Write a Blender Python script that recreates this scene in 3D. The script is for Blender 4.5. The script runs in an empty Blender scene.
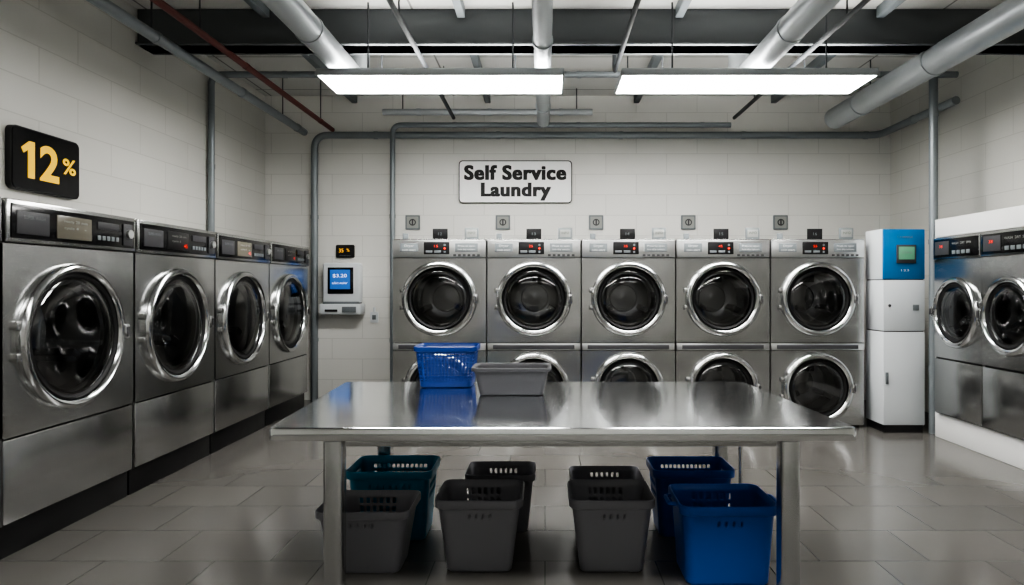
import bpy, bmesh, math, random
from mathutils import Vector, Matrix
random.seed(4)
scene = bpy.context.scene
F=660.0; CX=545.0; CY=286.0; H=1.5

# ------------------------------------------------------------ materials
def new_mat(name):
    m=bpy.data.materials.new(name); m.use_nodes=True
    nt=m.node_tree; b=nt.nodes['Principled BSDF']
    return m,nt,b
def simple(name,col,rough=.5,metal=0.,spec=.5,emit=None,es=0.,noise=0.0):
    m,nt,b=new_mat(name)
    b.inputs['Base Color'].default_value=(*col,1)
    b.inputs['Roughness'].default_value=rough
    b.inputs['Metallic'].default_value=metal
    b.inputs['Specular IOR Level'].default_value=spec
    if emit:
        b.inputs['Emission Color'].default_value=(*emit,1); b.inputs['Emission Strength'].default_value=es
    tc=nt.nodes.new('ShaderNodeTexCoord'); n=nt.nodes.new('ShaderNodeTexNoise')
    n.inputs['Scale'].default_value=12
    nt.links.new(tc.outputs['Object'],n.inputs['Vector'])
    mr=nt.nodes.new('ShaderNodeMapRange')
    mr.inputs['To Min'].default_value=max(0.01,rough-.05); mr.inputs['To Max'].default_value=rough+.05
    nt.links.new(n.outputs['Fac'],mr.inputs['Value']); nt.links.new(mr.outputs['Result'],b.inputs['Roughness'])
    return m
def steel(name,col,rough,stretch=(1,1,60),var=.08,bump=.02,metal=1.0,wave=0.0,cvar=.1):
    m,nt,b=new_mat(name)
    b.inputs['Metallic'].default_value=metal
    tc=nt.nodes.new('ShaderNodeTexCoord'); mp=nt.nodes.new('ShaderNodeMapping')
    mp.inputs['Scale'].default_value=stretch
    n=nt.nodes.new('ShaderNodeTexNoise'); n.inputs['Scale'].default_value=4; n.inputs['Detail'].default_value=4
    nt.links.new(tc.outputs['Object'],mp.inputs['Vector']); nt.links.new(mp.outputs['Vector'],n.inputs['Vector'])
    mr=nt.nodes.new('ShaderNodeMapRange'); mr.inputs['To Min'].default_value=rough-var; mr.inputs['To Max'].default_value=rough+var
    nt.links.new(n.outputs['Fac'],mr.inputs['Value']); nt.links.new(mr.outputs['Result'],b.inputs['Roughness'])
    n2=nt.nodes.new('ShaderNodeTexNoise'); n2.inputs['Scale'].default_value=2.2; n2.inputs['Detail'].default_value=1
    nt.links.new(tc.outputs['Object'],n2.inputs['Vector'])
    cr=nt.nodes.new('ShaderNodeMapRange'); cr.inputs['To Min'].default_value=1-cvar; cr.inputs['To Max'].default_value=1+cvar
    nt.links.new(n2.outputs['Fac'],cr.inputs['Value'])
    vm=nt.nodes.new('ShaderNodeVectorMath'); vm.operation='SCALE'; vm.inputs[0].default_value=col
    nt.links.new(cr.outputs['Result'],vm.inputs['Scale']); nt.links.new(vm.outputs['Vector'],b.inputs['Base Color'])
    last=None
    if bump>0:
        bp=nt.nodes.new('ShaderNodeBump'); bp.inputs['Strength'].default_value=bump; bp.inputs['Distance'].default_value=.01
        nt.links.new(n.outputs['Fac'],bp.inputs['Height']); last=bp
    if wave>0:
        b2=nt.nodes.new('ShaderNodeBump'); b2.inputs['Strength'].default_value=1; b2.inputs['Distance'].default_value=wave
        n3=nt.nodes.new('ShaderNodeTexNoise'); n3.inputs['Scale'].default_value=2.6; n3.inputs['Detail'].default_value=0
        nt.links.new(tc.outputs['Object'],n3.inputs['Vector']); nt.links.new(n3.outputs['Fac'],b2.inputs['Height'])
        if last: nt.links.new(last.outputs['Normal'],b2.inputs['Normal'])
        last=b2
    if last: nt.links.new(last.outputs['Normal'],b.inputs['Normal'])
    return m
def tiles(name,c1,c2,mort,w,h,axes,rough=.5,msize=.006,bump=.15,offset=.5,blotch=.12,spec=.5,rv=.05):
    m,nt,b=new_mat(name)
    tc=nt.nodes.new('ShaderNodeTexCoord'); sp=nt.nodes.new('ShaderNodeSeparateXYZ'); cb=nt.nodes.new('ShaderNodeCombineXYZ')
    nt.links.new(tc.outputs['Object'],sp.inputs[0])
    nt.links.new(sp.outputs[axes[0]],cb.inputs['X']); nt.links.new(sp.outputs[axes[1]],cb.inputs['Y'])
    br=nt.nodes.new('ShaderNodeTexBrick'); br.offset=offset
    br.inputs['Scale'].default_value=1; br.inputs['Brick Width'].default_value=w; br.inputs['Row Height'].default_value=h
    br.inputs['Mortar Size'].default_value=msize; br.inputs['Mortar Smooth'].default_value=.3
    br.inputs['Color1'].default_value=(*c1,1); br.inputs['Color2'].default_value=(*c2,1); br.inputs['Mortar'].default_value=(*mort,1)
    nt.links.new(cb.outputs[0],br.inputs['Vector'])
    n=nt.nodes.new('ShaderNodeTexNoise'); n.inputs['Scale'].default_value=1.1; n.inputs['Detail'].default_value=3
    nt.links.new(tc.outputs['Object'],n.inputs['Vector'])
    mr=nt.nodes.new('ShaderNodeMapRange'); mr.inputs['To Min'].default_value=1-blotch; mr.inputs['To Max'].default_value=1+blotch
    nt.links.new(n.outputs['Fac'],mr.inputs['Value'])
    vm=nt.nodes.new('ShaderNodeVectorMath'); vm.operation='SCALE'
    nt.links.new(br.outputs['Color'],vm.inputs[0]); nt.links.new(mr.outputs['Result'],vm.inputs['Scale'])
    nt.links.new(vm.outputs['Vector'],b.inputs['Base Color'])
    r=nt.nodes.new('ShaderNodeMapRange'); r.inputs['To Min'].default_value=rough-rv; r.inputs['To Max'].default_value=rough+rv
    nt.links.new(n.outputs['Fac'],r.inputs['Value']); nt.links.new(r.outputs['Result'],b.inputs['Roughness'])
    b.inputs['Specular IOR Level'].default_value=spec
    inv=nt.nodes.new('ShaderNodeMath'); inv.operation='SUBTRACT'; inv.inputs[0].default_value=1
    nt.links.new(br.outputs['Fac'],inv.inputs[1])
    bp=nt.nodes.new('ShaderNodeBump'); bp.inputs['Strength'].default_value=bump; bp.inputs['Distance'].default_value=.004
    nt.links.new(inv.outputs[0],bp.inputs['Height']); nt.links.new(bp.outputs['Normal'],b.inputs['Normal'])
    return m

M={}
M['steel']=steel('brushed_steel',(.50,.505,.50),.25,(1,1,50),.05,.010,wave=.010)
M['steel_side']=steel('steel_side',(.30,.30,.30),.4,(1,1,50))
M['steel_top']=steel('table_steel',(.82,.84,.85),.13,(1,1,1),.02,0,wave=.0008,cvar=.04)
M['leg']=steel('leg_steel',(.55,.56,.56),.25,(3,3,3),.03,0)
M['chrome']=steel('polished_ring',(.60,.61,.615),.17,(3,3,3),.03,.0)
M['strip']=steel('panel_strip',(.64,.65,.65),.35,(1,1,40))
M['drum']=steel('drum_steel',(.27,.27,.275),.35,(20,20,20))
M['galv']=steel('galvanised',(.50,.53,.55),.40,(6,6,6),.08,.02,.6)
M['pipe']=steel('grey_pipe',(.26,.285,.30),.42,(6,6,6),.08,.02,.4)
M['black']=simple('black_plastic',(.012,.012,.013),.35)
M['gloss']=simple('black_gloss_panel',(.008,.008,.009),.16)
M['gasket']=simple('rubber_gasket',(.014,.014,.015),.45)
M['dark']=simple('dark_paint',(.06,.065,.07),.6)
M['beam']=simple('beam_paint',(.12,.13,.135),.6)
M['darkgrey']=simple('dark_grey',(.06,.06,.065),.5)
M['midgrey']=simple('mid_grey',(.17,.19,.20),.5)
M['white']=simple('white_enamel',(.66,.69,.71),.35)
M['whitep']=simple('white_panel',(.80,.80,.79),.45)
M['signw']=simple('sign_white',(.95,.95,.95),.35)
M['blk']=simple('sign_black',(.004,.004,.004),.5)
M['yellow']=simple('sign_yellow',(.80,.50,.03),.4,emit=(1,.60,.03),es=.4)
M['red_pipe']=simple('oxide_red',(.12,.026,.02),.5)
M['blue']=simple('kiosk_blue',(.004,.17,.42),.35)
M['screen']=simple('screen_blue',(.02,.08,.3),.2,emit=(.04,.16,.5),es=.6)
M['screenw']=simple('screen_text',(.6,.7,.9),.3,emit=(.7,.85,1),es=.7)
M['green']=simple('screen_green',(.1,.25,.15),.2,emit=(.25,.6,.4),es=.2)
M['red']=simple('led_red',(.6,.02,.01),.3,emit=(1,.05,.02),es=1.0)
M['orange']=simple('led_orange',(.6,.3,.02),.3,emit=(1,.5,.06),es=1.0)
M['beige']=simple('label_beige',(.30,.31,.29),.5)
M['lcd']=simple('lcd_grey',(.16,.15,.12),.25)
M['diff']=simple('diffuser',(.9,.9,.9),.5,emit=(1,.985,.955),es=30)
M['fill_mid']=simple('fill_diffuser_mid',(.9,.9,.9),.5,emit=(1,.985,.955),es=17)  # glow of the added out-of-view row near the camera
M['fill_rear']=simple('fill_diffuser_rear',(.85,.85,.85),.5,emit=(1,.985,.955),es=5)  # weak glow of the added row behind the camera
M['fill_up']=simple('fill_uplight',(.9,.9,.9),.5,emit=(1,.985,.955),es=16)  # glow added on top of the housings to brighten the ceiling
M['bin_grey']=simple('bin_grey_plastic',(.215,.215,.235),.42)
M['bin_grey_d']=simple('bin_dark_grey_plastic',(.21,.21,.23),.42)
M['bin_grey2']=simple('bin_table_grey_plastic',(.085,.085,.095),.42)
M['bin_blue']=simple('bin_blue_plastic',(.008,.095,.42),.35)
M['bin_teal']=simple('bin_teal_plastic',(.02,.22,.36),.38)
M['bin_blue2']=simple('bin_royal_blue_plastic',(.005,.045,.26),.35)
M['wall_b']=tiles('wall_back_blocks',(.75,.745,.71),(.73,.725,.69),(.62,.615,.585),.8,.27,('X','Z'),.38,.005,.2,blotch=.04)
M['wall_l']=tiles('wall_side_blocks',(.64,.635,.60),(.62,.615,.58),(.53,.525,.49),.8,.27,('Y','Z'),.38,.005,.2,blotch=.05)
M['floor']=tiles('floor_tiles',(.148,.141,.131),(.130,.125,.117),(.070,.067,.063),.6,.45,('X','Y'),.17,.004,.12,blotch=.08,rv=.02,spec=.75)
M['ceil']=tiles('ceiling_panels',(.64,.64,.62),(.60,.60,.58),(.25,.25,.24),1.2,1.2,('X','Y'),.7,.012,.3,offset=0,blotch=.06)
m=bpy.data.materials.new('door_glass'); m.use_nodes=True; nt=m.node_tree; nt.nodes.clear()
o=nt.nodes.new('ShaderNodeOutputMaterial'); mx=nt.nodes.new('ShaderNodeMixShader'); t=nt.nodes.new('ShaderNodeBsdfTransparent'); g=nt.nodes.new('ShaderNodeBsdfGlossy')
t.inputs['Color'].default_value=(.55,.56,.57,1); g.inputs['Roughness'].default_value=.06; g.inputs['Color'].default_value=(.9,.9,.9,1)
fr=nt.nodes.new('ShaderNodeFresnel'); fr.inputs['IOR'].default_value=2.0
nt.links.new(fr.outputs[0],mx.inputs[0]); nt.links.new(t.outputs[0],mx.inputs[1]); nt.links.new(g.outputs[0],mx.inputs[2]); nt.links.new(mx.outputs[0],o.inputs[0])
M['glass']=m

# ------------------------------------------------------------ mesh builder
class MB:
    def __init__(s): s.bm=bmesh.new(); s.mats=[]
    def mi(s,k):
        if k not in s.mats: s.mats.append(k)
        return s.mats.index(k)
    def face(s,vs,k):
        try: f=s.bm.faces.new(vs)
        except ValueError: return None
        f.material_index=s.mi(k); f.smooth=True; return f
    def box(s,x0,x1,y0,y1,z0,z1,k,bev=.0,seg=2,shear=None):
        b=bmesh.new()
        bmesh.ops.create_cube(b,size=1)
        for v in b.verts:
            v.co=Vector(((x0+x1)/2+v.co.x*(x1-x0),(y0+y1)/2+v.co.y*(y1-y0),(z0+z1)/2+v.co.z*(z1-z0)))
        if bev>0: bmesh.ops.bevel(b,geom=b.edges[:],offset=bev,segments=seg,affect='EDGES',profile=.5,clamp_overlap=True)
        s.merge(b,k)
    def merge(s,b,k,mat=None):
        mp={}
        for v in b.verts: mp[v]=s.bm.verts.new(mat@v.co if mat else v.co)
        for f in b.faces: s.face([mp[v] for v in f.verts],k)
        b.free()
    def rbox(s,x0,x1,y0,y1,z0,z1,r,k,axis='Y',seg=6):
        pts=[]
        if axis=='Y': a0,a1,b0,b1=x0,x1,z0,z1
        elif axis=='X': a0,a1,b0,b1=y0,y1,z0,z1
        else: a0,a1,b0,b1=x0,x1,y0,y1
        for cx,cy,st in ((a1-r,b1-r,0),(a0+r,b1-r,90),(a0+r,b0+r,180),(a1-r,b0+r,270)):
            for i in range(seg+1):
                a=math.radians(st+90*i/seg); pts.append((cx+r*math.cos(a),cy+r*math.sin(a)))
        def P(p,t):
            if axis=='Y': return Vector((p[0],t,p[1]))
            if axis=='X': return Vector((t,p[0],p[1]))
            return Vector((p[0],p[1],t))
        lo,hi={'Y':(y0,y1),'X':(x0,x1),'Z':(z0,z1)}[axis]
        A=[s.bm.verts.new(P(p,lo)) for p in pts]; B=[s.bm.verts.new(P(p,hi)) for p in pts]
        s.face(A,k); s.face(B[::-1],k)
        n=len(pts)
        for i in range(n): s.face([A[i],A[(i+1)%n],B[(i+1)%n],B[i]],k)
    def poly(s,pts,y0,y1,k,mat=None):
        A=[s.bm.verts.new((mat@Vector((p[0],y0,p[1]))) if mat else (p[0],y0,p[1])) for p in pts]
        B=[s.bm.verts.new((mat@Vector((p[0],y1,p[1]))) if mat else (p[0],y1,p[1])) for p in pts]
        s.face(A,k); s.face(B[::-1],k); n=len(pts)
        for i in range(n): s.face([A[i],A[(i+1)%n],B[(i+1)%n],B[i]],k)
    def lathe(s,cx,cz,prof,k,n=72,y=0.0,cap=False):
        rings=[]
        for r,t in prof:
            if r<1e-6: rings.append([s.bm.verts.new((cx,y-t,cz))]*n)
            else: rings.append([s.bm.verts.new((cx+r*math.cos(2*math.pi*i/n),y-t,cz+r*math.sin(2*math.pi*i/n))) for i in range(n)])
        for a,b in zip(rings[:-1],rings[1:]):
            for i in range(n):
                j=(i+1)%n; vs=[a[i],a[j],b[j],b[i]]; u=[]
                for v in vs:
                    if v not in u: u.append(v)
                if len(u)>2: s.face(u,k)
    def holeplate(s,x0,x1,z0,z1,cx,cz,r,y,k,n=64):
        ang=[2*math.pi*i/n for i in range(n)]
        rect=[]
        for a in ang:
            c,d=math.cos(a),math.sin(a); ts=[]
            if c>1e-9: ts.append((x1-cx)/c)
            if c<-1e-9: ts.append((x0-cx)/c)
            if d>1e-9: ts.append((z1-cz)/d)
            if d<-1e-9: ts.append((z0-cz)/d)
            t=min(ts); rect.append([cx+c*t,cz+d*t])
        for X,Z in ((x0,z0),(x1,z0),(x0,z1),(x1,z1)):
            a=math.atan2(Z-cz,X-cx)%(2*math.pi); i=int(round(a/(2*math.pi)*n))%n; rect[i]=[X,Z]
        A=[s.bm.verts.new((cx+r*math.cos(a),y,cz+r*math.sin(a))) for a in ang]
        B=[s.bm.verts.new((p[0],y,p[1])) for p in rect]
        for i in range(n):
            f=s.face([A[i],B[i],B[(i+1)%n],A[(i+1)%n]],k)
            if f: f.smooth=False
    def sweep(s,pts,r,k,n=20,fillet=0.0):
        P=[Vector(p) for p in pts]
        if fillet>0 and len(P)>2:
            Q=[P[0]]
            for i in range(1,len(P)-1):
                a=(P[i-1]-P[i]).normalized()*fillet; b=(P[i+1]-P[i]).normalized()*fillet
                p0,p2=P[i]+a,P[i]+b
                for j in range(9):
                    t=j/8; Q.append(p0*(1-t)**2+P[i]*2*t*(1-t)+p2*t*t)
            Q.append(P[-1]); P=Q
        rings=[]; up=None
        for i,p in enumerate(P):
            t=((P[min(i+1,len(P)-1)]-P[max(i-1,0)])).normalized()
            if up is None:
                up=Vector((0,0,1)) if abs(t.z)<.9 else Vector((1,0,0))
            u=(up-t*up.dot(t)).normalized(); w=t.cross(u); up=u
            rings.append([s.bm.verts.new(p+(u*math.cos(2*math.pi*j/n)+w*math.sin(2*math.pi*j/n))*r) for j in range(n)])
        for a,b in zip(rings[:-1],rings[1:]):
            for j in range(n): s.face([a[j],a[(j+1)%n],b[(j+1)%n],b[j]],k)
        s.face(rings[0][::-1],k); s.face(rings[-1],k)
    def text(s,body,k,w,h,mat,thick=.004,bold=.0,space=1.0,faux=0.0):
        cu=bpy.data.curves.new('t','FONT'); cu.body=body; cu.size=1; cu.offset=bold; cu.resolution_u=4
        cu.space_character=space
        ob=bpy.data.objects.new('t',cu); scene.collection.objects.link(ob)
        dg=bpy.context.evaluated_depsgraph_get(); dg.update()
        me=bpy.data.meshes.new_from_object(ob.evaluated_get(dg))
        b=bmesh.new(); b.from_mesh(me)
        xs=[v.co.x for v in b.verts]; ys=[v.co.y for v in b.verts]
        sx=(w-2*faux)/(max(xs)-min(xs)); sy=(h-2*faux)/(max(ys)-min(ys)); mx_,my_=(max(xs)+min(xs))/2,(max(ys)+min(ys))/2
        for v in b.verts: v.co=Vector(((v.co.x-mx_)*sx,-thick,(v.co.y-my_)*sy))
        if faux>0:
            q=0
            for ax in (-1,0,1):
                for az in (-.5,.5):
                    c=b.copy(); q+=1; s.merge(c,k,mat@T(ax*faux,-q*.0001,az*faux))
            b.free()
        else: s.merge(b,k,mat)
        bpy.data.objects.remove(ob); bpy.data.curves.remove(cu); bpy.data.meshes.remove(me)
    def obj(s,name,loc=(0,0,0),rotz=0.0,solid=None,parent=None,recalc=True,ang=35):
        if recalc: bmesh.ops.recalc_face_normals(s.bm,faces=s.bm.faces[:])
        me=bpy.data.meshes.new(name); s.bm.to_mesh(me); s.bm.free()
        for k in s.mats: me.materials.append(M[k])
        me.set_sharp_from_angle(angle=math.radians(ang))
        ob=bpy.data.objects.new(name,me); scene.collection.objects.link(ob)
        ob.location=loc; ob.rotation_euler=(0,0,rotz)
        if parent: ob.parent=parent
        return ob
def T(x,y,z): return Matrix.Translation((x,y,z))

# ------------------------------------------------------------ room
XL,XR,YB,YF,ZC=-3.68,4.54,8.68,-3.0,4.0
def shell(name,*a,k):
    b=MB(); b.box(*a,k); return b.obj(name)
shell('floor',XL-.1,XR+.1,YF-.1,YB+.1,-.1,0,k='floor')
shell('ceiling',XL-.1,XR+.1,YF-.1,YB+.1,ZC,ZC+.1,k='ceil')
shell('wall_back',XL-.1,XR+.1,YB,YB+.1,0,ZC,k='wall_b')
shell('wall_front',XL-.1,XR+.1,YF-.1,YF,0,ZC,k='wall_b')
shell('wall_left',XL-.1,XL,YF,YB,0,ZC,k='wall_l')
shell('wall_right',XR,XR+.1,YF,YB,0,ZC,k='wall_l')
for i,y in enumerate((5.95,2.4,-1.0)):
    b=MB(); b.box(XL+.002,XR-.002,y,y+.22,3.67,ZC,'beam',.01)
    b.box(XL+.002,XR-.002,y-.03,y+.25,3.67,3.69,'beam',.003)
    b.obj('ceiling_beam')

# ------------------------------------------------------------ door assembly (local, facing -Y)
def door(b,cx,cz,R,ring=.085,handle=1,out=.075):
    ri=R-ring
    b.lathe(cx,cz,[(R-.004,-.002),(R,.006),(R,out*.45),(R-.006,out*.72),(R-.018,out*.9),(R-.034,out),(ri+.034,out*1.0),(ri+.018,out*.92),(ri+.006,out*.75),(ri,out*.45),(ri,.0)],'chrome')
    b.lathe(cx,cz,[(ri,.0),(ri,out*.4),(ri-.012,out*.62),(ri-.03,out*.5),(ri-.04,.0),(ri-.04,-.06)],'gasket')
    rg=ri-.028
    b.lathe(cx,cz,[(rg,out*.45),(rg*.93,out*.62),(rg*.75,out*.78),(rg*.45,out*.88),(0.0,out*.92)],'glass')
    rd=ri-.04
    b.lathe(cx,cz,[(rd,-.06),(rd-.03,-.10),(rd-.01,-.11),(rd-.01,-.42),(rd-.06,-.46),(rd*.55,-.47),(rd*.5,-.455),(rd*.12,-.455),(0,-.44)],'drum',n=40)
    b.lathe(cx,cz,[(rd-.012,-.005),(rd-.004,.008),(rd-.02,.012),(rd-.03,.0),(rd-.02,-.01)],'drum',n=48)
    for q in range(3):
        a=math.radians(90+120*q)
        bb=bmesh.new(); bmesh.ops.create_cube(bb,size=1)
        mt=T(cx,0,cz)@Matrix.Rotation(-a,4,'Y')@T(rd-.06,.28,0)@Matrix.Diagonal((.1,.28,.05,1))
        b.merge(bb,'darkgrey',mt)
    hx=cx-handle*(R-.01)
    for dz in (-.09,.09): b.box(hx-.03,hx+.03,-out*.6,.0,cz+dz-.025,cz+dz+.025,'steel',.006)
    lx=cx+handle*(R-.012)
    b.box(lx-.02,lx+.022,-out-.010,-.0,cz-.05,cz+.05,'chrome',.008)
    b.box(lx-.008,lx+.014,-out-.018,-out-.008,cz-.03,cz+.03,'darkgrey',.004)

# ------------------------------------------------------------ left industrial washers
def left_washer(y0,idx):
    W=1.135; b=MB(); D=.69
    b.box(0,W,.03,D,0.0,.19,'black',.004)
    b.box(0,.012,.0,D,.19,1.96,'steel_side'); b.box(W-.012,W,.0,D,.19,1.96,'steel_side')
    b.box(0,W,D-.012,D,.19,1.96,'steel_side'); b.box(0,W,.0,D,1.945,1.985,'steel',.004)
    b.box(.012,W-.012,.03,D-.012,.19,.2,'black')
    b.box(.006,W-.006,-.012,.02,.195,.655,'steel',.008)
    b.box(.012,W-.012,.01,.03,.64,.69,'black')
    cx,cz,R=W/2-.03,1.19,.452
    b.holeplate(.006,W-.006,.672,1.735,cx,cz,R-.075,-.012,'steel')
    b.box(.0,.006,-.012,.02,.672,1.735,'steel'); b.box(W-.006,W,-.012,.02,.672,1.735,'steel')
    b.box(.006,W-.006,-.0115,.02,.665,.672,'steel')
    door(b,cx,cz,R,.06,1,.065)
    b.box(.004,W-.004,-.03,.03,1.742,1.98,'steel',.008)
    b.box(.03,W-.03,-.038,-.028,1.765,1.955,'gloss',.004)
    yy=-.044
    b.box(.06,.30,yy,-.036,1.79,1.92,'darkgrey',.004)
    b.text('SUPER WASH','midgrey',.16,.02,T(.18,yy-.001,1.885))
    b.box(.36,.66,yy,-.036,1.785,1.925,'lcd' if idx%2 else 'black',.004)
    b.text('ready 20 min','beige',.2,.022,T(.51,yy-.001,1.89))
    b.text('cycle %d'%(3+idx),'beige',.12,.02,T(.47,yy-.001,1.85))
    if idx>=2: b.text('45','red',.05,.03,T(.6,yy-.001,1.82))
    for q in range(5): b.box(.72+q*.045,.75+q*.045,yy,-.036,1.80,1.83,'midgrey',.003)
    b.box(.72,.93,yy,-.036,1.87,1.92,'darkgrey',.003)
    b.box(.98,1.08,yy,-.036,1.78,1.93,'darkgrey',.004)
    b.lathe(1.03,1.86,[(.03,0),(.03,.02),(.0,.02)],'strip',20,yy)
    b.obj('front_load_washer',(-2.95,y0,0),math.pi/2)
for i,y in enumerate((2.42,3.575,4.73,5.885,7.04)): left_washer(y,i)

# ------------------------------------------------------------ stacked dryers (back)
def stack(x0,idx):
    W=.985; b=MB(); D=.95
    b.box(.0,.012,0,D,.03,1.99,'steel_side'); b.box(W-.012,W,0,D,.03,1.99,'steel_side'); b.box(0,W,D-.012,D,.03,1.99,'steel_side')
    b.box(0,W,.0,D,1.975,1.997,'steel',.004); b.box(.03,W-.03,.04,D-.02,0,.035,'black')
    for z0,z1,cz,R in ((.035,.893,.425,.375),(.908,1.985,1.365,.395)):
        zs=z1-.19 if z0>.5 else z1-.075
        b.holeplate(.004,W-.004,z0,zs,W/2+.0,cz,R-.08,-.008,'steel')
        b.box(.0,.004,-.008,.02,z0,zs,'steel'); b.box(W-.004,W,-.008,.02,z0,zs,'steel')
        b.box(.004,W-.004,-.0075,.02,z0-.006,z0,'steel')
        door(b,W/2,cz,R,.07,1,.07)
        b.box(.002,W-.002,-.02,.02,zs+.006,z1,'strip',.006)
    b.box(.012,W-.012,.01,.03,.885,.915,'black')
    b.box(.33,.60,-.028,-.018,1.835,1.965,'black',.004)
    b.text('%d5'%(idx%5+1),'red',.04,.024,T(.46,-.030,1.92))
    b.box(.35,.42,-.031,-.026,1.85,1.875,'midgrey',.002); b.box(.44,.51,-.031,-.026,1.85,1.875,'midgrey',.002)
    for q in range(3): b.lathe(.55,1.86+.036*q,[(.012,0),(.012,.006),(0,.006)],'red' if q==1 else 'midgrey',14,-.028)
    b.box(.08,.27,-.023,-.018,1.86,1.95,'midgrey',.003); b.text('Dryer','whitep',.1,.03,T(.175,-.024,1.92)); b.text('coin start','whitep',.14,.018,T(.175,-.024,1.88))
    b.box(.66,.90,-.023,-.018,1.86,1.95,'midgrey',.003); b.text('Press to open','whitep',.18,.022,T(.78,-.024,1.92)); b.text('hot dry cotton','whitep',.18,.018,T(.78,-.024,1.885))
    for q in range(6): b.box(.64+q*.05,.67+q*.05,-.024,-.018,1.815,1.835,'darkgrey')
    b.box(.06,.92,-.023,-.018,.835,.878,'darkgrey',.003)
    b.box(.41,.57,.05,.065,1.997,2.11,'black',.004); b.text('%d'%(idx+12),'midgrey',.04,.03,T(.49,.048,2.055))
    b.box(.75,.90,.05,.065,1.997,2.12,'midgrey',.004); b.box(.77,.88,.045,.052,2.02,2.10,'beige',.002); b.text('INFO','darkgrey',.08,.025,T(.825,.044,2.065))
    b.box(.09,.15,.05,.065,1.997,2.06,'midgrey',.004)
    b.obj('stacked_tumble_dryer',(x0,6.98,0))
for i in range(5): stack(-1.607+.998*i,i)

# ------------------------------------------------------------ right washers + housing
b=MB(); XE=XR-.004
b.box(3.90,XE,2.0,6.60,0,.25,'whitep',.004)
b.box(3.90,XE,2.0,6.60,1.985,2.16,'whitep',.004)
b.box(3.90,XE,6.545,6.60,.25,1.985,'whitep')
b.box(4.50,XE,2.0,6.545,.25,1.985,'whitep')
b.obj('washer_bulkhead')
def right_washer(y1,idx):
    W=.705; b=MB(); D=.60; z0=.252
    b.box(0,.01,0,D,z0,1.97,'steel_side'); b.box(W-.01,W,0,D,z0,1.97,'steel_side'); b.box(0,W,D-.01,D,z0,1.97,'steel_side')
    b.box(0,W,0,D,1.955,1.975,'steel',.004); b.box(0,W,0,D,z0,z0+.01,'black')
    b.box(.004,W-.004,-.012,.02,z0+.005,.79,'steel',.008)
    b.box(.01,W-.01,.01,.02,.78,.82,'black')
    b.holeplate(.004,W-.004,.805,1.755,W/2,1.25,.265,-.01,'steel')
    b.box(0,.004,-.01,.02,.805,1.755,'steel'); b.box(W-.004,W,-.01,.02,.805,1.755,'steel')
    door(b,W/2,1.25,.335,.06,-1,.06)
    b.box(.003,W-.003,-.025,.02,1.76,1.965,'steel',.006)
    b.box(.02,W-.02,-.032,-.022,1.775,1.95,'gloss',.004)
    b.box(.05,.27,-.038,-.03,1.80,1.93,'darkgrey',.003); b.text('38','red',.05,.025,T(.16,-.040,1.88))
    for q in range(4):
        b.box(.32+q*.07,.37+q*.07,-.038,-.03,1.80,1.835,'midgrey',.003)
    b.text('WASH  DRY  SPIN','beige',.28,.022,T(.46,-.034,1.90))
    b.obj('coin_washer',(3.87,y1,0),-math.pi/2)
for i in range(6): right_washer(6.54-.713*i,i)

# ------------------------------------------------------------ change kiosk
b=MB()
x0,x1,y0,y1=3.45,3.875,6.73,7.10
b.box(x0+.01,x1-.01,y0+.02,y1,0,.08,'black')
b.box(x0,x1,y0,y1,.08,1.03,'white',.008); b.box(x0,x1,y0,y1,1.04,1.56,'white',.008); b.box(x0+.01,x1-.01,y0+.01,y1-.01,1.0,1.07,'darkgrey')
b.box(x0,x1,y0,y1,1.57,2.08,'blue',.008); b.box(x0+.01,x1-.01,y0+.01,y1-.01,1.5,1.6,'darkgrey')
b.box(x0-.003,x0+.01,y0+.02,y1-.003,1.57,2.083,'white',.002)
b.box(x0+.13,x0+.33,y0-.015,y0,1.73,1.92,'darkgrey',.006); b.box(x0+.15,x0+.31,y0-.019,y0-.012,1.77,1.90,'green',.003)
b.text('COINS','midgrey',.1,.02,T(x0+.23,y0-.019,1.84)); b.text('CHANGE','midgrey',.16,.022,T(x0+.22,y0-.001,2.0))
b.text('123','whitep',.08,.02,T(x0+.22,y0-.001,1.66))
b.box(x0+.30,x0+.36,y0-.01,y0,1.25,1.31,'midgrey',.003); b.box(x0+.02,x0+.05,y0-.01,y0,.5,.62,'midgrey',.004)
b.lathe(x0+.06,1.3,[(.015,0),(.015,.012),(0,.012)],'chrome',16,y0)
b.obj('coin_change_machine')

# ------------------------------------------------------------ wall payment terminal
b=MB(); y=YB-.002
b.box(-2.87,-2.39,y-.17,y,1.28,1.80,'white',.03,3)
b.box(-2.90,-2.36,y-.22,y,1.13,1.27,'white',.025,3)
b.box(-2.86,-2.40,y-.20,y-.02,1.24,1.30,'midgrey',.01)
b.box(-2.80,-2.47,y-.18,y-.165,1.40,1.74,'gloss',.006)
b.box(-2.77,-2.51,y-.184,y-.176,1.46,1.71,'screen',.003)
b.text('$3.20','screenw',.18,.05,T(-2.64,y-.184,1.63)); b.text('select washer','screenw',.2,.03,T(-2.64,y-.184,1.54))
b.box(-2.60,-2.42,y-.235,y-.215,1.16,1.235,'midgrey',.005); b.box(-2.82,-2.66,y-.235,y-.215,1.17,1.20,'black',.003)
b.obj('payment_terminal')
b=MB(); b.rbox(-2.74,-2.50,y-.03,y,1.87,2.04,.02,'black'); b.text('35','orange',.06,.05,T(-2.67,y-.031,1.965)); b.text('%','orange',.04,.04,T(-2.58,y-.031,1.97)); b.text('discount','midgrey',.15,.018,T(-2.62,y-.031,1.90)); b.obj('price_display')
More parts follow.
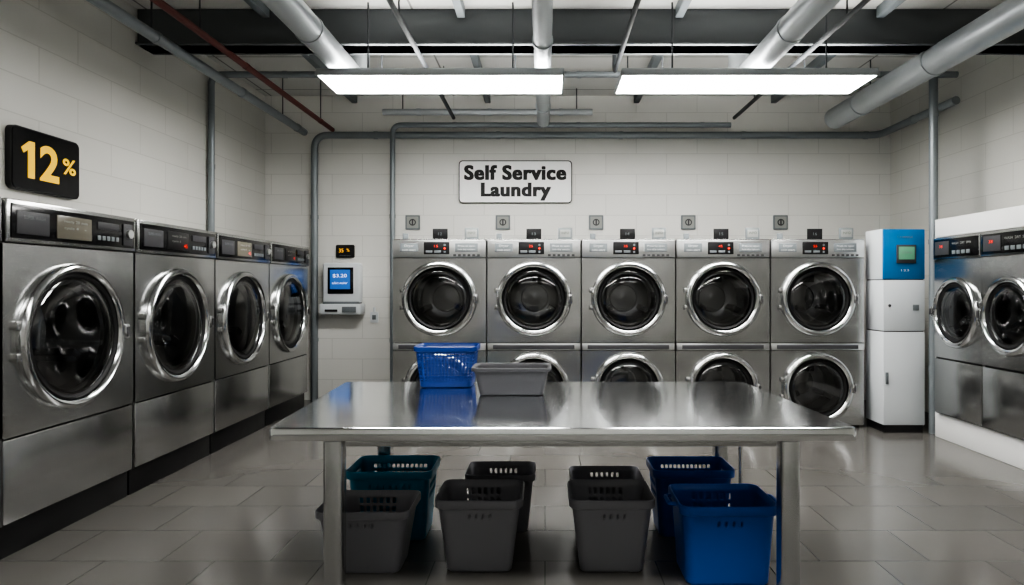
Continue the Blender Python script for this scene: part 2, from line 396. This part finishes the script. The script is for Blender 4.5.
b=MB(); b.rbox(-2.29,-2.19,y-.03,y,1.02,1.16,.012,'white'); b.box(-2.265,-2.215,y-.036,y-.028,1.06,1.12,'midgrey',.003); b.sweep([(-2.24,y-.02,1.16),(-2.24,y-.02,1.22)],.015,'white',10); b.obj('power_socket')

# ------------------------------------------------------------ wall signs
b=MB()
b.rbox(-1.13,.355,y-.030,y,2.585,3.145,.05,'blk'); b.rbox(-1.118,.343,y-.035,y-.02,2.597,3.133,.042,'signw')
b.text('Self Service','blk',1.34,.205,T(-.39,y-.035,2.985),.003,.018,1.08,.0085)
b.text('Laundry','blk',.92,.245,T(-.38,y-.035,2.735),.003,.018,1.08,.0085)
b.obj('self_service_laundry_sign')
for px in (413,503,596,688,780):
    X=(px-CX)/76.0; b=MB(); b.rbox(X-.095,X+.095,y-.02,y,2.24,2.43,.01,'midgrey'); b.rbox(X-.075,X+.075,y-.024,y-.01,2.26,2.41,.01,'beige')
    b.lathe(X,2.335,[(.045,0),(.045,.006),(.03,.006),(.03,.0)],'darkgrey',24,y-.023); b.box(X-.01,X+.01,y-.03,y-.02,2.30,2.37,'darkgrey')
    b.obj('notice_plate')
b=MB()
b.rbox(-.355,.305,-.04,0,-.215,.225,.045,'black'); b.rbox(-.347,.297,-.045,-.02,-.207,.217,.04,'gloss')
b.poly([(-.215,-.125),(-.155,-.125),(-.155,.135),(-.205,.135),(-.275,.08),(-.255,.045),(-.215,.073)],-.050,-.044,'yellow')
b.text('2','yellow',.19,.262,T(-.015,-.047,.005),.003,.03); b.text('%','yellow',.14,.12,T(.185,-.047,.02),.003,.02)
b.obj('discount_sign',(XL+.002,4.85,2.385),math.pi/2)

# ------------------------------------------------------------ table
b=MB()
sh=lambda yy:-.085*(yy-3.02)/1.45
bb=bmesh.new()
z1,z0=.85,.787
def top_ring(ins,z):
    r=.03; out=[]
    xa,xb,ya,yb=-1.272+ins,1.436-ins,3.02+ins,4.49-ins
    for cx,cy,st in ((xb-r,yb-r,0),(xa+r,yb-r,90),(xa+r,ya+r,180),(xb-r,ya+r,270)):
        for i in range(7):
            a=math.radians(st+15*i); px,py=cx+r*math.cos(a),cy+r*math.sin(a); out.append(bb.verts.new((px+sh(py),py,z)))
    return out
prof=[(.05,z0+.004),(.012,z0),(.003,z0+.003),(0,z0+.01),(0,z1-.008),(.003,z1-.002),(.010,z1)]
R=[top_ring(*p) for p in prof]
for a,c in zip(R[:-1],R[1:]):
    n=len(a)
    for i in range(n): bb.faces.new([a[i],a[(i+1)%n],c[(i+1)%n],c[i]])
bb.faces.new(R[0][::-1]); bb.faces.new(R[-1])
b.merge(bb,'steel_top')
for lx,ly in ((-.993,3.12),(1.149,3.12),(-1.04,4.30),(1.14,4.30)):
    w=.045; b.box(lx-w,lx+w,ly-w,ly+w,.02,.787,'leg',.02,4); b.box(lx-w-.006,lx+w+.006,ly-w-.006,ly+w+.006,0,.025,'black',.005)
b.sweep([(1.29,4.36,0),(1.29,4.36,.787)],.014,'leg',12)
for ya,yb_ in ((3.10,3.14),(4.28,4.32)): b.box(-.94,1.09,ya,yb_,.745,.785,'leg',.004)
tab=b.obj('folding_table')
for p in tab.data.polygons:
    if len(p.vertices)>8: p.use_smooth=False

# ------------------------------------------------------------ bins / baskets
def bin_(name,xa,xb,ya,yb,z0,h,k,taper=.8,slots='top',n=160,grip=0):
    b=MB(); cx,cy=(xa+xb)/2,(ya+yb)/2; a,c=(xb-xa)/2,(yb-ya)/2
    def ring(sc,z,add=0.0):
        r=[]
        A,C=a*sc+add,c*sc+add if sc>.99 else max(c-(a-a*sc),c*sc*.9)+add
        rr=min(A,C)*.28
        sx,sy=A-rr,C-rr; per=4*(sx+sy)+2*math.pi*rr
        for i in range(n):
            s=per*i/n
            segs=[(2*sx,0),(math.pi*rr/2,1),(2*sy,2),(math.pi*rr/2,3),(2*sx,4),(math.pi*rr/2,5),(2*sy,6),(math.pi*rr/2,7)]
            for L,q in segs:
                if s<=L+1e-9: break
                s-=L
            if q==0: p=(-sx+s,-C)
            elif q==1: t=s/rr; p=(sx+rr*math.sin(t),-sy-rr*math.cos(t))
            elif q==2: p=(A,-sy+s)
            elif q==3: t=s/rr; p=(sx+rr*math.cos(t),sy+rr*math.sin(t))
            elif q==4: p=(sx-s,C)
            elif q==5: t=s/rr; p=(-sx-rr*math.sin(t),sy+rr*math.cos(t))
            elif q==6: p=(-A,sy-s)
            else: t=s/rr; p=(-sx-rr*math.cos(t),-sy-rr*math.sin(t))
            r.append(b.bm.verts.new((cx+p[0],cy+p[1],z)))
        return r
    M_=34
    lv=[]
    rim_s=.94
    for j in range(M_+1):
        t=j/M_; lv.append((taper+(rim_s-taper)*t, z0+h*(.02+.90*t)))
    rings=[ring(taper*.955,z0)]+[ring(*p) for p in lv]
    rings+=[ring(.955,z0+h*.935),ring(.97,z0+h*.965),ring(.985,z0+h*.98),ring(1.0,z0+h*.975),ring(1.005,z0+h*.95),ring(1.0,z0+h*.88),ring(.985,z0+h*.872)]
    nf=int(n*a/(a+c)/2*.86)
    for j in range(len(rings)-1):
        A,B=rings[j],rings[j+1]
        for i in range(n):
            row=j-1; hole=False
            if 0<=row<M_:
                back = n//2+2 <= i < n//2+nf-2
                side = (nf+10<=i<n//2-8) or (n//2+nf+10<=i<n-8)
                if slots=='top': hole= ((row in (24,25,26,29,30,31)) and i%4<2 and (back and n//2+6<=i<n//2+nf-8)) or (row in (27,28) and i%4==0 and nf//2-8<=i<=nf//2+8)
                elif slots=='all': hole= (5<=row<=30 and row%3!=0) and i%3!=0
                elif slots=='upper': hole=((row in (20,21,22,25,26,27,30,31)) and i%3!=0 and (back or side)) or (row in (26,27,28) and i%4==0 and 6<=i<nf-4)
            if not hole: b.face([A[i],A[(i+1)%n],B[(i+1)%n],B[i]],k)
    b.face(rings[0][::-1],k)
    if grip:
        gz=z0+h*.92
        for sx in (-1,1):
            X=cx+sx*(a+.0); b.sweep([(X-.01*sx,cy-.07,gz),(X+.035*sx,cy-.06,gz),(X+.035*sx,cy+.06,gz),(X-.01*sx,cy+.07,gz)],.009,k,8,.015)
    ob=b.obj(name,recalc=False,ang=50)
    md=ob.modifiers.new('solid','SOLIDIFY'); md.thickness=.004; md.offset=0
    return ob
bin_('laundry_bin',-1.19,-.70,3.38,3.76,0,.345,'bin_grey',.74)
bin_('laundry_bin',-.574,-.118,3.40,3.78,0,.40,'bin_grey',.74)
bin_('laundry_bin',.128,.574,3.40,3.78,0,.40,'bin_grey',.74)
bin_('laundry_bin',-.485,-.06,3.98,4.30,0,.365,'bin_grey_d',.78)
bin_('laundry_bin',.156,.60,3.98,4.30,0,.335,'bin_grey_d',.78)
bin_('laundry_basket',.675,1.165,3.26,3.65,0,.415,'bin_blue',.84,'top',grip=1)
bin_('laundry_basket',.645,1.13,3.90,4.235,0,.415,'bin_blue',.82,'upper',grip=0)
bin_('laundry_basket',-1.17,-.665,3.84,4.22,0,.425,'bin_teal',.82,'upper',grip=0)
bin_('laundry_basket',-.835,-.435,4.17,4.47,.854,.265,'bin_blue2',.82,'all')
bin_('laundry_tub',-.435,.035,3.87,4.15,.854,.165,'bin_grey2',.8,'none')

# ------------------------------------------------------------ lights
def fixture(x0,x1,y0,y1,k):
    b=MB(); z0,z1=3.35,3.415
    b.box(x0,x1,y0,y1,z0+.012,z1,'galv',.006)
    b.box(x0-.008,x0+.012,y0-.008,y1+.008,z0,z0+.03,'galv'); b.box(x1-.012,x1+.008,y0-.008,y1+.008,z0,z0+.03,'galv')
    b.box(x0,x1,y0-.008,y0+.012,z0,z0+.03,'galv'); b.box(x0,x1,y1-.012,y1+.008,z0,z0+.03,'galv')
    b.box(x0+.012,x1-.012,y0+.012,y1-.012,z0+.002,z0+.014,k)
    if k!='fill_rear': b.box(x0+.06,x1-.06,y0+.06,y1-.10,z1,z1+.004,'fill_up')  # added upward glow sheet, lifts the ceiling
    b.obj('fluorescent_light_fixture')
    for xx in (x0+.45,x1-.45):
        for yy in (y0+.03,y1-.05):
            b=MB(); b.sweep([(xx,yy,z1),(xx,yy,ZC)],.008,'dark',8); b.obj('suspension_cable')
for ya,k in ((5.79,'diff'),(1.6,'fill_mid'),(-1.9,'fill_rear')):  # far row is in view; the other two are added, unseen fill lighting
    for xa,xb in ((-2.01,.167),(.672,2.93)): fixture(xa,xb,ya,ya+.57,k)

# ------------------------------------------------------------ ducts and pipes
def pipe(name,pts,r,k,fillet=.12,couple=None,hang=None,n=20,cr=1.13):
    b=MB(); b.sweep(pts,r,k,n,fillet)
    P=[Vector(p) for p in pts]
    if couple:
        for a,c in zip(P[:-1],P[1:]):
            L=(c-a).length; d=(c-a).normalized(); t=couple*.5
            while t<L-.15:
                b.sweep([a+d*(t-.025),a+d*(t+.025)],r*cr,k,n); t+=couple
    if hang:
        for hp in hang: b.sweep([hp,(hp[0],hp[1],ZC)],.007,'dark',8)
    return b.obj(name)
def hg(x,z,ys): return [(x,yy,z) for yy in ys]
YS=YF+.01
pipe('ventilation_duct',[(-1.88,YS,3.547),(-1.88,6.65,3.547),(-1.88,6.65,ZC)],.112,'galv',.2,1.1,cr=1.07)
pipe('ventilation_duct',[(1.96,YS,3.547),(1.96,6.65,3.547),(1.96,6.65,ZC)],.112,'galv',.2,1.1,cr=1.07)
pipe('ventilation_duct',[(-.02,YS,3.55),(-.02,8.2,3.55)],.078,'galv',0,1.0,hg(-.02,3.6,(3.2,5.2,7.6)))
pipe('ventilation_duct',[(3.6,YS,3.58),(3.6,8.2,3.58)],.13,'galv',0,1.4,hg(3.6,3.68,(3,5,7.3)),cr=1.08)
pipe('water_pipe',[(-3.1,YS,3.48),(-3.1,8.5,3.48)],.045,'pipe',0,1.5,hg(-3.1,3.5,(3,5.2,7.8)))
pipe('sprinkler_pipe',[(-2.72,YS,3.50),(-2.72,8.45,3.50)],.028,'red_pipe',0,2.0,hg(-2.72,3.52,(3.4,5.2,8.0)))
pipe('water_pipe',[(-3.01,8.62,0),(-3.01,8.62,3.47),(4.36,8.62,3.47),(4.36,7.0,3.47)],.045,'pipe',.18,1.6)
pipe('gas_pipe',[(-1.97,8.53,0),(-1.97,8.53,3.58),(2.4,8.53,3.58)],.034,'pipe',.12,1.6)
pipe('water_pipe',[(-3.63,7.18,2.0),(-3.63,7.18,3.8),(4.48,7.18,3.8)],.035,'pipe',.12,1.6,hg(0.9,3.8,(7.18,)))
pipe('overhead_pipe',[(-2.05,8.35,3.70),(.6,8.35,3.70)],.04,'galv',0,.9,[(-1.8,8.35,3.72),(.4,8.35,3.72)])
pipe('riser_pipe',[(3.955,6.72,0),(3.955,6.72,3.72)],.042,'pipe',0,1.3)
pipe('conduit',[(-1.15,YS,3.615),(-1.15,8.3,3.615)],.022,'dark',0,None,hg(-1.15,3.62,(3.2,5.2,7.5)))
pipe('conduit',[(.69,YS,3.62),(.69,6.55,3.62),(.69,6.55,ZC)],.022,'dark',.08)
pipe('conduit',[(2.38,YS,3.615),(2.38,8.3,3.615)],.022,'dark',0,None,hg(2.38,3.62,(3.2,5.2,7.5)))
for x in (-2.5,-.75,1.2,3.0):
    for ya,yb_ in ((6.21,8.67),(2.66,5.91)):
        b=MB(); b.box(x-.035,x+.035,ya,yb_,3.90,ZC,'midgrey',.004); b.obj('ceiling_joist')

# ------------------------------------------------------------ world + camera
w=bpy.data.worlds.new('world'); scene.world=w; w.use_nodes=True
w.node_tree.nodes['Background'].inputs[0].default_value=(.5,.55,.6,1); w.node_tree.nodes['Background'].inputs[1].default_value=.1
cd=bpy.data.cameras.new('camera'); cam=bpy.data.objects.new('camera',cd); scene.collection.objects.link(cam)
cam.location=(0,0,H); cam.rotation_euler=(math.pi/2,0,0)
cd.sensor_width=36; cd.lens=F/1024*36; cd.shift_x=-(CX-512)/1024; cd.shift_y=-(292.5-CY)/1024
cd.clip_start=.05
scene.camera=cam
try:
    scene.view_settings.look='AgX - High Contrast'
except Exception as e: print(e)
